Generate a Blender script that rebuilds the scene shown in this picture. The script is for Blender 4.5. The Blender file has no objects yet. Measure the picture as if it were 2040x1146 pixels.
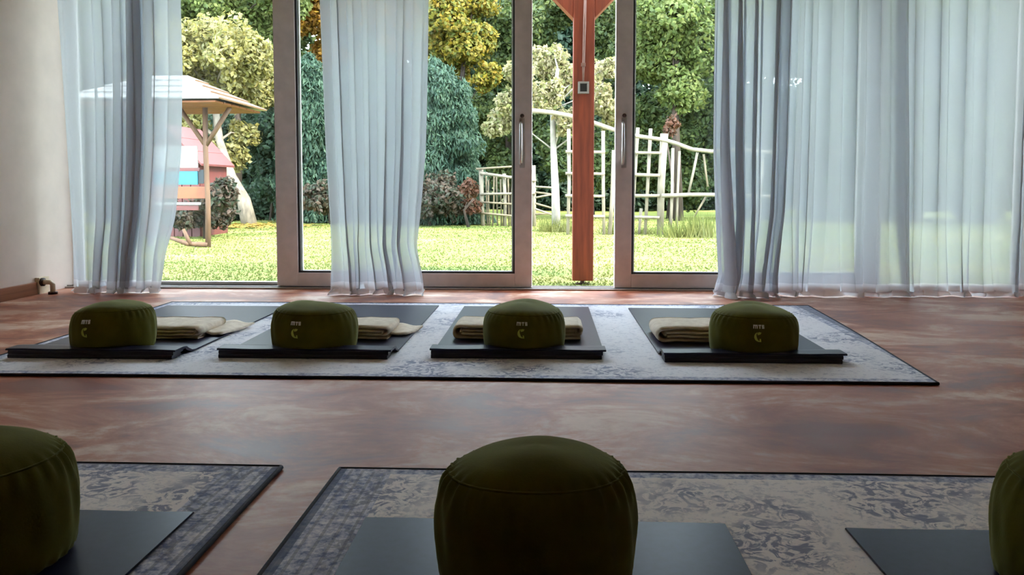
import bpy, bmesh, math, random
import numpy as np
from mathutils import Vector, Matrix, noise as mnoise

sc = bpy.context.scene
C = sc.collection
PI = math.pi
random.seed(7)
RNG = np.random.default_rng(11)

# ------------------------------------------------------------------ camera
cam_d = bpy.data.cameras.new('camera')
cam = bpy.data.objects.new('camera', cam_d)
C.objects.link(cam)
cam.location = (0, 0, 0.68)
cam.rotation_euler = (math.radians(90 - 3.5), 0, math.radians(2.4))
cam_d.sensor_width = 36
cam_d.sensor_fit = 'HORIZONTAL'
cam_d.lens = 36 * 1650 / 2040
cam_d.shift_y = -0.05004
cam_d.clip_start = 0.05
sc.camera = cam

# ------------------------------------------------------------------ sky, sun, exposure
world = bpy.data.worlds.new('sky')
sc.world = world
world.use_nodes = True
bg = world.node_tree.nodes['Background']
bg.inputs['Color'].default_value = (0.74, 0.87, 1.0, 1)
bg.inputs['Strength'].default_value = 10.0
sun_d = bpy.data.lights.new('sun', 'SUN')
sun_d.energy = 9.0
sun_d.angle = math.radians(6)
sun_d.color = (1.0, 0.93, 0.80)
sun = bpy.data.objects.new('sun', sun_d)
C.objects.link(sun)
sun.rotation_euler = Vector((-0.75, 0.42, -0.72)).to_track_quat('-Z', 'Y').to_euler()

vs = sc.view_settings
vs.view_transform = 'Standard'
vs.look = 'None'
vs.gamma = 1
vs.use_curve_mapping = False
vs.exposure = 0.68
sc.cycles.use_denoising = True
sc.cycles.max_bounces = 14
sc.cycles.diffuse_bounces = 10
sc.cycles.transparent_max_bounces = 48
sc.cycles.transmission_bounces = 8
sc.cycles.sample_clamp_indirect = 6

# ------------------------------------------------------------------ material helpers
def lin(c):
    def f(v):
        v /= 255.0
        return v / 12.92 if v <= 0.04045 else ((v + 0.055) / 1.055) ** 2.4
    return tuple(f(v) for v in c) + (1.0,)

class NT:
    def __init__(self, name):
        self.m = bpy.data.materials.new(name)
        self.m.use_nodes = True
        self.t = self.m.node_tree
        self.t.nodes.clear()
        self.out = self.t.nodes.new('ShaderNodeOutputMaterial')
    def n(self, typ, props=None, **inp):
        nd = self.t.nodes.new('ShaderNode' + typ)
        for k, v in (props or {}).items():
            setattr(nd, k, v)
        for k, v in inp.items():
            key = k.replace('_', ' ')
            s = nd.inputs[int(k[1:])] if k[0] == 'i' and k[1:].isdigit() else nd.inputs[key]
            if isinstance(v, bpy.types.NodeSocket):
                self.t.links.new(v, s)
            else:
                s.default_value = v
        return nd
    def math(self, op, a, b=0.0, c=0.0, clamp=False):
        return self.n('Math', {'operation': op, 'use_clamp': clamp}, i0=a, i1=b, i2=c).outputs[0]
    def mix(self, fac, a, b, blend='MIX'):
        nd = self.t.nodes.new('ShaderNodeMix')
        nd.data_type = 'RGBA'
        nd.blend_type = blend
        for s, v in ((nd.inputs[0], fac), (nd.inputs[6], a), (nd.inputs[7], b)):
            if isinstance(v, bpy.types.NodeSocket):
                self.t.links.new(v, s)
            else:
                s.default_value = v
        return nd.outputs[2]
    def ramp(self, fac, stops, interp='LINEAR'):
        nd = self.t.nodes.new('ShaderNodeValToRGB')
        nd.color_ramp.interpolation = interp
        el = nd.color_ramp.elements
        while len(el) < len(stops):
            el.new(0.5)
        for e, (p, c) in zip(el, stops):
            e.position = p
            e.color = c if len(c) == 4 else tuple(c) + (1,)
        self.t.links.new(fac, nd.inputs[0])
        return nd.outputs[0]
    def obj(self, scale=(1, 1, 1), loc=(0, 0, 0), rot=(0, 0, 0)):
        tc = self.n('TexCoord').outputs['Object']
        mp = self.n('Mapping', None, Vector=tc, Location=loc, Rotation=rot, Scale=scale)
        return mp.outputs[0]
    def noise(self, vec, scale, detail=4, rough=0.55, dist=0.0):
        return self.n('TexNoise', None, Vector=vec, Scale=scale, Detail=detail, Roughness=rough, Distortion=dist).outputs[0]
    def bump(self, h, strength=0.3, dist=0.01):
        return self.n('Bump', None, Height=h, Strength=strength, Distance=dist).outputs[0]
    def bsdf(self, **inp):
        return self.n('BsdfPrincipled', None, **inp)
    def done(self, shader):
        self.t.links.new(shader.outputs[0] if hasattr(shader, 'outputs') else shader, self.out.inputs[0])
        return self.m

W4 = (1, 1, 1, 1)
M = {}

OUTDOOR = ('post_', 'cable_', 'switch_', 'foot_', 'bark_', 'stick_', 'hut_', 'paint_', 'soil')
ALB = 0.33      # outdoor dimming put into the colours, so a stronger sky can light the room
def alb(c, k=None):
    k = ALB if k is None else k
    return tuple(x * k for x in c[:3]) + (1.0,)
def simple(name, col, rough=0.6, var=0.12, scale=20, metallic=0.0, bump=0.0, stretch=(1, 1, 1), sheen=0.0, spec=0.5):
    t = NT(name)
    v = t.obj(scale=stretch)
    nz = t.noise(v, scale, 5)
    c = lin(col)
    if name.startswith(OUTDOOR):
        c = alb(c)
    lo = tuple(x * (1 - var * 1.6) for x in c[:3]) + (1,)
    hi = tuple(min(1, x * (1 + var * 1.6)) for x in c[:3]) + (1,)
    colr = t.ramp(nz, [(0.3, lo), (0.7, hi)])
    kw = dict(Base_Color=colr, Roughness=rough, Metallic=metallic)
    kw['Specular_IOR_Level'] = spec
    if name == 'mat_rubber':
        kw['Specular_Tint'] = (0.78, 0.84, 1.0, 1)
    if sheen:
        kw['Sheen_Weight'] = sheen
        kw['Sheen_Roughness'] = 0.4
    if bump:
        kw['Normal'] = t.bump(nz, bump, 0.005)
    M[name] = t.done(t.bsdf(**kw))
    return M[name]

simple('plaster', (238, 220, 210), 0.9, 0.03, 6, bump=0.05)
simple('ceiling_paint', (225, 218, 208), 0.9, 0.03, 6)
simple('frame_paint', (234, 224, 222), 0.55, 0.05, 12)
simple('gasket', (52, 46, 50), 0.6, 0.05, 12)
simple('glazing_bead', (205, 200, 196), 0.5, 0.03, 12)
simple('threshold_metal', (168, 158, 152), 0.4, 0.05, 30, metallic=0.3)
simple('handle_metal', (205, 200, 198), 0.3, 0.04, 30, metallic=0.6)
simple('handle_dark', (86, 66, 60), 0.5, 0.1, 30)
simple('skirting_wood', (150, 96, 66), 0.45, 0.16, 14, stretch=(1, 0.12, 4))
simple('fitting_cream', (222, 205, 178), 0.5, 0.06, 30)
simple('fitting_dark', (58, 34, 28), 0.6, 0.1, 30)
simple('post_wood', (196, 92, 58), 0.55, 0.2, 9, bump=0.1, stretch=(4, 4, 0.35), spec=0.35)
simple('cable_plastic', (205, 150, 132), 0.5, 0.05, 30)
simple('switch_white', (225, 215, 205), 0.45, 0.04, 30)
simple('switch_dark', (62, 58, 54), 0.4, 0.08, 60)
simple('foot_metal', (150, 120, 105), 0.5, 0.1, 30, metallic=0.5)
simple('mat_rubber', (34, 34, 56), 0.33, 0.1, 60, spec=0.15)
simple('mat_rubber_edge', (30, 30, 44), 0.5, 0.1, 60)
simple('cord_navy', (24, 26, 44), 0.85, 0.15, 80, bump=0.3)
simple('tag_white', (225, 225, 218), 0.7, 0.06, 60)
simple('logo_green', (176, 186, 78), 0.7, 0.08, 60)
simple('rail_metal', (190, 188, 184), 0.35, 0.04, 30, metallic=0.7)
simple('bark_grey', (176, 160, 140), 0.85, 0.28, 18, bump=0.5, stretch=(1, 1, 0.4))
simple('bark_dark', (84, 66, 52), 0.9, 0.28, 14, bump=0.5, stretch=(1, 1, 0.3))
simple('bark_pale', (212, 204, 188), 0.8, 0.16, 14, bump=0.3, stretch=(1, 1, 0.5))
simple('stick_wood', (192, 178, 154), 0.8, 0.16, 12, bump=0.2, stretch=(1, 1, 0.4))
simple('stick_old', (170, 152, 122), 0.85, 0.22, 12, bump=0.2, stretch=(1, 1, 0.4))
simple('hut_timber', (138, 100, 72), 0.75, 0.22, 10, bump=0.2, stretch=(3, 3, 0.5))
simple('hut_roof_white', (232, 226, 220), 0.6, 0.08, 8)
simple('hut_roof_brown', (176, 132, 96), 0.7, 0.14, 8)
simple('hut_soffit', (176, 98, 24), 0.7, 0.14, 8)
simple('paint_white', (236, 234, 230), 0.5, 0.04, 12)
simple('paint_cyan', (44, 172, 200), 0.5, 0.05, 12)
simple('paint_orange', (198, 112, 62), 0.55, 0.1, 12)
simple('paint_red', (142, 70, 66), 0.55, 0.12, 12)
simple('paint_dark', (52, 62, 70), 0.6, 0.1, 12)
simple('soil', (120, 96, 66), 0.95, 0.2, 8)

# polished reddish concrete
t = NT('concrete')
v = t.obj()
n1 = t.noise(t.obj(scale=(0.8, 1.3, 1)), 2.6, 8, 0.68, 0.5)
n2 = t.noise(t.obj(loc=(3.1, 7.7, 0)), 0.8, 3, 0.5, 0.4)
n3 = t.noise(v, 26, 4, 0.6)
c1 = t.ramp(n1, [(0.38, lin((114, 48, 26))), (0.46, lin((164, 92, 62))), (0.53, lin((194, 136, 106))), (0.62, lin((232, 202, 182)))])
c2 = t.mix(t.ramp(n2, [(0.42, (0, 0, 0)), (0.66, (0.55, 0.55, 0.55))]), c1, lin((146, 68, 40)))
c3 = t.mix(t.math('MULTIPLY', n3, 0.3), c2, lin((134, 84, 62)))
# an oval rust-red stain on the bare floor between the rugs
pv = t.obj(loc=(-0.82, -2.31, 0))
sp = t.n('SeparateXYZ', None, Vector=pv)
ex = t.math('MULTIPLY', sp.outputs[0], 1 / 0.22)
ey = t.math('MULTIPLY', sp.outputs[1], 1 / 0.075)
d2 = t.math('ADD', t.math('MULTIPLY', ex, ex), t.math('MULTIPLY', ey, ey))
d2 = t.math('ADD', d2, t.math('MULTIPLY', t.math('SUBTRACT', t.noise(v, 9, 3), 0.5), 1.4))
stain = t.n('MapRange', None, Value=d2, From_Min=0.55, From_Max=1.2, To_Min=0.7, To_Max=0.0).outputs[0]
c4 = t.mix(stain, c3, lin((118, 58, 44)))
rg = t.n('MapRange', None, Value=n1, From_Min=0.3, From_Max=0.75, To_Min=0.40, To_Max=0.55).outputs[0]
M['concrete'] = t.done(t.bsdf(Base_Color=c4, Roughness=rg, Specular_IOR_Level=0.26, Normal=t.bump(n3, 0.04, 0.003)))

# window glass: clear sheet with a surface reflection
t = NT('glass')
fr = t.n('Fresnel', None, IOR=1.45).outputs[0]
tr = t.n('BsdfTransparent', None, Color=(0.96, 0.98, 0.97, 1))
gl = t.n('BsdfGlossy', None, Roughness=0.01)
mx = t.n('MixShader', None, i0=t.math('MULTIPLY', fr, 0.8), i1=tr.outputs[0], i2=gl.outputs[0])
M['glass'] = t.done(mx)

# sheer curtain cloth
def sheer(name, col, open_):
    t = NT(name)
    tc = t.obj()
    nz = t.noise(t.obj(scale=(60, 60, 8)), 6, 3)
    base = t.mix(t.math('MULTIPLY', nz, 0.25), lin(col), lin(tuple(int(x * .93) for x in col)))
    di = t.n('BsdfDiffuse', None, Color=base)
    tl = t.n('BsdfTranslucent', None, Color=base)
    cl = t.n('MixShader', None, i0=0.5, i1=di.outputs[0], i2=tl.outputs[0])
    tp = t.n('BsdfTransparent', None, Color=(0.97, 0.98, 0.99, 1))
    M[name] = t.done(t.n('MixShader', None, i0=open_, i1=cl.outputs[0], i2=tp.outputs[0]))
sheer('sheer_cloth', (204, 207, 215), 0.12)
sheer('sheer_hem_bright', (228, 230, 236), 0.10)  # same cloth in a lighter tone, brightness painted into the dark curtain bottoms

# cushion cloth
t = NT('cushion_cloth')
v = t.obj()
nz = t.noise(v, 9, 5)
fn = t.noise(v, 220, 2)
cc = t.ramp(nz, [(0.3, lin((72, 70, 7))), (0.7, lin((94, 90, 12)))])
M['cushion_cloth'] = t.done(t.bsdf(Base_Color=cc, Roughness=0.9, Sheen_Weight=0.35, Sheen_Roughness=0.35, Sheen_Tint=(0.75, 0.8, 0.4, 1),
                                  Specular_IOR_Level=0.2, Normal=t.bump(fn, 0.15, 0.002)))
t = NT('blanket_cloth')
v = t.obj()
nz = t.noise(v, 30, 4)
fn = t.noise(v, 300, 2)
cc = t.ramp(nz, [(0.3, lin((212, 194, 172))), (0.7, lin((238, 224, 204)))])
M['blanket_cloth'] = t.done(t.bsdf(Base_Color=cc, Roughness=0.95, Sheen_Weight=0.3, Specular_IOR_Level=0.1, Normal=t.bump(fn, 0.4, 0.003)))
simple('blanket_dark', (120, 88, 70), 0.95, 0.12, 60)

# distressed rug: cream ground, worn blue ornament, guard stripes near the edge
def rug_material(name, w, l, bx, by, seed, lo=(224, 227, 238), hi=(248, 247, 252)):
    """w,l size; bx, by border widths along the x and y ends. Object origin is the rug's centre."""
    t = NT(name)
    o = t.n('TexCoord').outputs['Object']
    s = t.n('SeparateXYZ', None, Vector=o)
    dx = t.math('SUBTRACT', w / 2, t.math('ABSOLUTE', s.outputs[0]))
    dy = t.math('SUBTRACT', l / 2, t.math('ABSOLUTE', s.outputs[1]))
    dd = t.math('MINIMUM', t.math('DIVIDE', dx, bx), t.math('DIVIDE', dy, by))   # 1 at the inner border line
    v = t.obj(loc=(seed, seed * 1.7, 0))
    wear = t.noise(v, 5.5, 5, 0.65)
    fine = t.noise(v, 48, 4, 0.7)
    vor = t.n('TexVoronoi', {'feature': 'DISTANCE_TO_EDGE'}, Vector=t.obj(loc=(seed, 0, 0), rot=(0, 0, 0.6)), Scale=15.0).outputs[0]
    motif = t.n('TexVoronoi', {'feature': 'F1'}, Vector=v, Scale=3.6).outputs[0]
    clus = t.n('MapRange', None, Value=t.math('ADD', motif, t.math('MULTIPLY', t.math('SUBTRACT', wear, 0.5), 0.9)), From_Min=0.56, From_Max=0.32).outputs[0]
    scroll = t.noise(v, 21, 3, 0.6, 2.2)
    orn = t.n('MapRange', None, Value=scroll, From_Min=0.47, From_Max=0.56).outputs[0]
    spk = t.n('MapRange', None, Value=fine, From_Min=0.52, From_Max=0.66).outputs[0]
    line = t.math('MULTIPLY', t.math('LESS_THAN', vor, 0.03), 0.35)
    blue = t.math('MAXIMUM', t.math('MULTIPLY', orn, clus), t.math('MAXIMUM', t.math('MULTIPLY', spk, 0.5), t.math('MULTIPLY', line, spk)))
    cream = t.mix(fine, lin(lo), lin(hi))
    pink = t.mix(t.math('MULTIPLY', t.noise(v, 3.0, 3), 0.35), cream, lin((222, 202, 204)))
    field = t.mix(t.math('MULTIPLY', blue, 0.75), pink, lin((60, 80, 136)))
    # border: bluer, thin guard stripes
    inb = t.math('LESS_THAN', dd, 1.0)
    st = t.math('GREATER_THAN', t.math('SINE', t.math('MULTIPLY', dd, 30.0)), 0.72)
    bcol = t.mix(t.math('MULTIPLY', t.n('MapRange', None, Value=fine, From_Min=0.35, From_Max=0.65).outputs[0], 0.9), lin((236, 234, 240)), lin((84, 104, 164)))
    bcol = t.mix(t.math('MULTIPLY', blue, 0.55), bcol, lin((44, 56, 98)))
    bcol = t.mix(t.math('MULTIPLY', st, 0.4), bcol, lin((84, 84, 104)))
    edge = t.math('LESS_THAN', dd, 0.16)
    bcol = t.mix(t.math('MULTIPLY', edge, 0.75), bcol, lin((48, 62, 100)))
    col = t.mix(inb, field, bcol)
    M[name] = t.done(t.bsdf(Base_Color=col, Roughness=0.92, Sheen_Weight=0.25, Specular_IOR_Level=0.2, Normal=t.bump(fine, 0.25, 0.004)))
    return M[name]

def leaf_mat(name, cols, trans=0.45):
    t = NT(name)
    r = t.n('NewGeometry').outputs['Random Per Island']
    k = len(cols)
    c = t.ramp(r, [((i + 0.0) / max(1, k - 1), alb(lin(x))) for i, x in enumerate(cols)])
    a = t.bsdf(Base_Color=c, Roughness=0.6, Specular_IOR_Level=0.3)
    b = t.n('BsdfTranslucent', None, Color=c)
    M[name] = t.done(t.n('MixShader', None, i0=trans, i1=a.outputs[0], i2=b.outputs[0]))

leaf_mat('leaf_pale_yellow', [(196, 186, 110), (226, 214, 140), (206, 190, 96), (176, 176, 96), (232, 222, 168)])
leaf_mat('leaf_green', [(92, 118, 66), (120, 144, 76), (82, 106, 62), (148, 162, 84), (106, 130, 72)])
leaf_mat('leaf_dark', [(68, 98, 76), (86, 118, 88), (60, 90, 72), (102, 132, 96), (76, 106, 80)])
leaf_mat('leaf_teal', [(78, 116, 96), (104, 142, 112), (68, 102, 86), (128, 162, 126), (88, 126, 104)])
leaf_mat('leaf_orange', [(206, 150, 40), (186, 120, 34), (222, 176, 56), (150, 110, 40), (196, 134, 30)])
leaf_mat('leaf_yellow', [(190, 172, 54), (214, 188, 62), (150, 156, 62), (206, 164, 48), (112, 134, 60), (168, 164, 60)])
leaf_mat('leaf_cream', [(210, 198, 144), (224, 212, 168), (190, 184, 118), (160, 168, 96), (216, 196, 140)])
leaf_mat('leaf_lime', [(138, 160, 78), (162, 180, 94), (116, 140, 72), (182, 190, 104), (104, 130, 68)])
leaf_mat('leaf_russet', [(116, 100, 84), (132, 108, 90), (98, 100, 80), (84, 104, 80), (140, 112, 94)])
leaf_mat('leaf_red', [(156, 100, 76), (170, 112, 86), (132, 92, 70), (112, 100, 72)])
t = NT('grass_blade')
pn = t.noise(t.obj(scale=(0.5, 1.5, 1)), 0.8, 5, 0.6)
rr_ = t.n('NewGeometry').outputs['Random Per Island']
ga = t.ramp(pn, [(0.34, alb(lin((158, 180, 92)), 0.22)), (0.48, alb(lin((194, 204, 112)), 0.22)), (0.58, alb(lin((220, 216, 122)), 0.22)), (0.70, alb(lin((228, 228, 160)), 0.22))])
gb_ = t.mix(t.math('MULTIPLY', rr_, 0.4), ga, alb(lin((150, 172, 80)), 0.22))
M['grass_blade'] = t.done(t.n('MixShader', None, i0=0.4, i1=t.bsdf(Base_Color=gb_, Roughness=0.7, Specular_IOR_Level=0.2).outputs[0], i2=t.n('BsdfTranslucent', None, Color=gb_).outputs[0]))
leaf_mat('litter', [(214, 178, 70), (196, 140, 60), (226, 200, 96), (170, 120, 60)], 0.2)

t = NT('lawn_ground')
v = t.obj()
a = t.noise(t.obj(scale=(0.5, 1.5, 1)), 0.8, 5, 0.6)
b = t.noise(v, 14, 4, 0.7)
g = t.ramp(a, [(0.34, alb(lin((158, 180, 92)), 0.28)), (0.48, alb(lin((194, 204, 112)), 0.28)), (0.58, alb(lin((220, 216, 122)), 0.28)), (0.70, alb(lin((228, 228, 160)), 0.28))])
g = t.mix(t.math('MULTIPLY', b, 0.35), g, alb(lin((150, 172, 80)), 0.28))
M['lawn_ground'] = t.done(t.bsdf(Base_Color=g, Roughness=0.95, Specular_IOR_Level=0.1, Normal=t.bump(b, 0.12, 0.02)))

# ------------------------------------------------------------------ mesh helpers
def tag(o, label=None, cat=None, group=None, kind=None):
    if label: o['label'] = label
    if cat: o['category'] = cat
    if group: o['group'] = group
    if kind: o['kind'] = kind
    return o

def empty(name, loc=(0, 0, 0), label=None, cat=None, group=None, kind=None):
    o = bpy.data.objects.new(name, None)
    o.empty_display_size = 0.1
    C.objects.link(o)
    o.location = loc
    return tag(o, label, cat, group, kind)

def world_loc(o):
    v = Vector(o.location)
    while o.parent:
        o = o.parent
        v += Vector(o.location)
    return v

class MB:
    """collects shapes in world coordinates; build() links them as one mesh object"""
    def __init__(self):
        self.v = []
        self.f = []
    def add(self, vs_, fs):
        k = len(self.v)
        self.v += [tuple(p) for p in vs_]
        self.f += [tuple(i + k for i in q) for q in fs]
        return self
    def box(self, x0, x1, y0, y1, z0, z1):
        return self.add([(x0, y0, z0), (x1, y0, z0), (x1, y1, z0), (x0, y1, z0), (x0, y0, z1), (x1, y0, z1), (x1, y1, z1), (x0, y1, z1)],
                        [(0, 3, 2, 1), (4, 5, 6, 7), (0, 1, 5, 4), (1, 2, 6, 5), (2, 3, 7, 6), (3, 0, 4, 7)])
    def beam(self, p0, p1, w, h, up=(0, 0, 1)):
        p0, p1 = Vector(p0), Vector(p1)
        d = (p1 - p0).normalized()
        s = d.cross(Vector(up))
        if s.length < 1e-4:
            s = d.cross(Vector((0, 1, 0)))
        s.normalize()
        u = s.cross(d).normalized()
        vs_ = []
        for p in (p0, p1):
            for a, b in ((-1, -1), (1, -1), (1, 1), (-1, 1)):
                vs_.append(p + s * a * w / 2 + u * b * h / 2)
        return self.add(vs_, [(3, 2, 1, 0), (4, 5, 6, 7), (0, 1, 5, 4), (1, 2, 6, 5), (2, 3, 7, 6), (3, 0, 4, 7)])
    def tube(self, pts, rad, n=8, cap=True):
        pts = [Vector(p) for p in pts]
        if not isinstance(rad, (list, tuple)):
            rad = [rad] * len(pts)
        base = len(self.v)
        prev = None
        for i, p in enumerate(pts):
            d = (pts[min(i + 1, len(pts) - 1)] - pts[max(i - 1, 0)]).normalized()
            if prev is None:
                a = d.orthogonal().normalized()
            else:
                a = (prev - d * prev.dot(d)).normalized()
            prev = a
            b = d.cross(a)
            for k in range(n):
                th = 2 * PI * k / n
                self.v.append(tuple(p + (a * math.cos(th) + b * math.sin(th)) * rad[i]))
        for i in range(len(pts) - 1):
            for k in range(n):
                q = base + i * n
                self.f.append((q + k, q + (k + 1) % n, q + n + (k + 1) % n, q + n + k))
        if cap:
            self.f.append(tuple(base + k for k in reversed(range(n))))
            q = base + (len(pts) - 1) * n
            self.f.append(tuple(q + k for k in range(n)))
        return self
    def prism(self, poly, fn, a0, a1):
        """poly list of 2-D points, fn(u, v, a) -> 3-D point"""
        n = len(poly)
        vs_ = [fn(u, v, a0) for u, v in poly] + [fn(u, v, a1) for u, v in poly]
        fs = [tuple(reversed(range(n))), tuple(range(n, 2 * n))] + [(i, (i + 1) % n, n + (i + 1) % n, n + i) for i in range(n)]
        return self.add(vs_, fs)
    def build(self, name, mat, parent=None, smooth=False, bevel=0.0):
        me = bpy.data.meshes.new(name)
        off = world_loc(parent) if parent else Vector((0, 0, 0))
        me.from_pydata([(x - off.x, y - off.y, z - off.z) for x, y, z in self.v], [], self.f)
        me.materials.append(M[mat])
        bm = bmesh.new()
        bm.from_mesh(me)
        bmesh.ops.recalc_face_normals(bm, faces=bm.faces)
        if bevel:
            bmesh.ops.bevel(bm, geom=[e for e in bm.edges if len(e.link_faces) == 2 and e.calc_face_angle(0) > 0.6], offset=bevel, segments=2, affect='EDGES', profile=0.6)
        bm.to_mesh(me)
        bm.free()
        if smooth:
            me.shade_smooth()
        o = bpy.data.objects.new(name, me)
        C.objects.link(o)
        if parent:
            o.parent = parent
        return o

def box(name, mat, x0, x1, y0, y1, z0, z1, parent=None, bevel=0.0, kind=None):
    o = MB().box(x0, x1, y0, y1, z0, z1).build(name, mat, parent, bevel=bevel)
    if kind:
        o['kind'] = kind
    return o

def raw(name, verts, faces, mat, parent=None, smooth=False):
    me = bpy.data.meshes.new(name)
    off = world_loc(parent) if parent else Vector((0, 0, 0))
    vv = np.asarray(verts, dtype=np.float64) - np.array(off)
    me.from_pydata(vv.tolist(), [], faces if isinstance(faces, list) else faces.tolist())
    me.materials.append(M[mat])
    if smooth:
        me.shade_smooth()
    o = bpy.data.objects.new(name, me)
    C.objects.link(o)
    if parent:
        o.parent = parent
    return o

# ------------------------------------------------------------------ the room
XL, XR = -3.2, 3.07          # side walls
YB, YW = -2.6, 5.36          # back wall, room face of the window wall
ZC = 2.62
ZT = 2.30                    # head of the glazing
LZ = -0.05                   # lawn level

box('floor', 'concrete', XL - 0.2, XR + 0.2, YB - 0.2, 5.52, -0.12, 0.0, kind='structure')
box('ceiling', 'ceiling_paint', XL - 0.2, XR + 0.2, YB - 0.2, 5.75, ZC, ZC + 0.2, kind='structure')
box('wall_left', 'plaster', XL - 0.2, XL, YB - 0.2, 5.60, 0.0, ZC, kind='structure')
box('wall_right', 'plaster', XR, XR + 0.2, YB - 0.2, 5.60, 0.0, ZC, kind='structure')
box('wall_back', 'plaster', XL, XR, YB - 0.2, YB, 0.0, ZC, kind='structure')
box('wall_front', 'plaster', XL, XR, YW - 0.02, 5.60, ZT, ZC, kind='structure')
MB().box(XL, XL + 0.022, YB, 5.02, 0.0, 0.078).build('baseboard_left', 'skirting_wood', bevel=0.004)['kind'] = 'structure'
MB().box(XR - 0.022, XR, YB, 4.93, 0.0, 0.078).build('baseboard_right', 'skirting_wood', bevel=0.004)['kind'] = 'structure'
# threshold that runs under all the glazing
th = empty('trim_1', (0, 5.42, 0), kind='structure')
box('sill_profile', 'threshold_metal', XL, XR, 5.345, 5.515, 0.0, 0.012, th, 0.003)
box('track', 'gasket', XL, XR, 5.372, 5.378, 0.012, 0.016, th)
box('track', 'gasket', XL, XR, 5.462, 5.468, 0.012, 0.016, th)

def leaf(name, x0, x1, yc, stile_l, stile_r, rail_b, handle_x=None, handle_side=1, dark_edge=None, thick=0.062):
    d = empty(name, ((x0 + x1) / 2, yc, 0.012), kind='structure')
    y0, y1 = yc - thick / 2, yc + thick / 2
    zt, zb = ZT, 0.016
    box('stile', 'frame_paint', x0, x0 + stile_l, y0, y1, zb, zt, d, 0.004)
    box('stile', 'frame_paint', x1 - stile_r, x1, y0, y1, zb, zt, d, 0.004)
    box('rail', 'frame_paint', x0 + stile_l, x1 - stile_r, y0, y1, zb, zb + rail_b, d, 0.003)
    box('rail', 'frame_paint', x0 + stile_l, x1 - stile_r, y0, y1, zt - 0.1, zt, d, 0.003)
    gx0, gx1, gz0, gz1 = x0 + stile_l, x1 - stile_r, zb + rail_b, zt - 0.1
    b = 0.012
    for bx0, bx1, bz0, bz1 in ((gx0, gx0 + b, gz0, gz1), (gx1 - b, gx1, gz0, gz1), (gx0 + b, gx1 - b, gz0, gz0 + b), (gx0 + b, gx1 - b, gz1 - b, gz1)):
        box('gasket', 'gasket', bx0, bx1, yc - 0.02, yc - 0.004, bz0, bz1, d)
    for bx0, bx1, bz0, bz1 in ((gx0, gx0 + .022, gz0, gz1), (gx1 - .022, gx1, gz0, gz1), (gx0 + .022, gx1 - .022, gz0, gz0 + .014)):
        box('glazing_bead', 'glazing_bead', bx0, bx1, yc + 0.006, yc + 0.024, bz0, bz1, d)
    box('pane', 'glass', gx0 + .004, gx1 - .004, yc - 0.003, yc + 0.003, gz0 + .004, gz1 - .004, d)
    if handle_x is not None:
        h = MB().beam((handle_x, y0 - 0.004, 0.795), (handle_x, y0 - 0.004, 1.115), 0.034, 0.008, up=(0, 1, 0)).build('handle', 'handle_metal', d)
        hp = [(handle_x - .008 * handle_side, y0 - .006, 0.82), (handle_x - .008 * handle_side, y0 - .04, 0.835), (handle_x - .008 * handle_side, y0 - .05, 0.95),
              (handle_x - .008 * handle_side, y0 - .04, 1.07), (handle_x - .008 * handle_side, y0 - .006, 1.085)]
        MB().tube(hp, 0.0095, 8).build('grip', 'handle_metal', h, True)
        MB().tube([(handle_x, y0 - .008, 1.13), (handle_x, y0 - .02, 1.13)], 0.013, 10).build('lock', 'handle_dark', h, True)
    return d

leaf('door_1', -1.785, -0.096, 5.425, 0.142, 0.112, 0.088, handle_x=-0.160, handle_side=1)
leaf('door_2', 0.441, 2.13, 5.425, 0.110, 0.112, 0.088, handle_x=0.496, handle_side=1)

def fixed(name, x0, x1, yc, jl, jr):
    d = empty(name, ((x0 + x1) / 2, yc, 0.012), kind='structure')
    y0, y1 = yc - 0.025, yc + 0.025
    if jl: box('stile', 'frame_paint', x0, x0 + jl, y0, y1, 0.016, ZT, d, 0.003)
    if jr: box('stile', 'frame_paint', x1 - jr, x1, y0, y1, 0.016, ZT, d, 0.003)
    box('rail', 'glazing_bead', x0 + jl, x1 - jr, y0, y1, 0.016, 0.034, d, 0.003)
    box('rail', 'frame_paint', x0 + jl, x1 - jr, y0, y1, ZT - .06, ZT, d, 0.003)
    box('pane', 'glass', x0 + jl, x1 - jr, yc - .003, yc + .003, 0.034, ZT - .06, d)
    return d
fixed('window_1', XL, -1.735, 5.49, 0.05, 0.05)
fixed('window_2', 2.10, XR, 5.49, 0.07, 0.05)

# ------------------------------------------------------------------ the lawn
nx, ny = 60, 60
gx = np.linspace(-24, 24, nx)
gy = np.linspace(5.52, 44, ny)
vv = []
for y in gy:
    for x in gx:
        h = 0.03 * math.sin(x * 0.7 + y * 0.3) * math.sin(y * 0.5) * min(1, (y - 5.5) / 4) + max(0, y - 20) * 0.03
        vv.append((x, y, LZ + h))
ff = [(j * nx + i, j * nx + i + 1, (j + 1) * nx + i + 1, (j + 1) * nx + i) for j in range(ny - 1) for i in range(nx - 1)]
o = raw('lawn', vv, ff, 'lawn_ground', smooth=True)
o['kind'] = 'structure'
def lawn_z(x, y):
    return LZ + 0.03 * math.sin(x * 0.7 + y * 0.3) * math.sin(y * 0.5) * min(1, (y - 5.5) / 4) + max(0, y - 20) * 0.03

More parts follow.
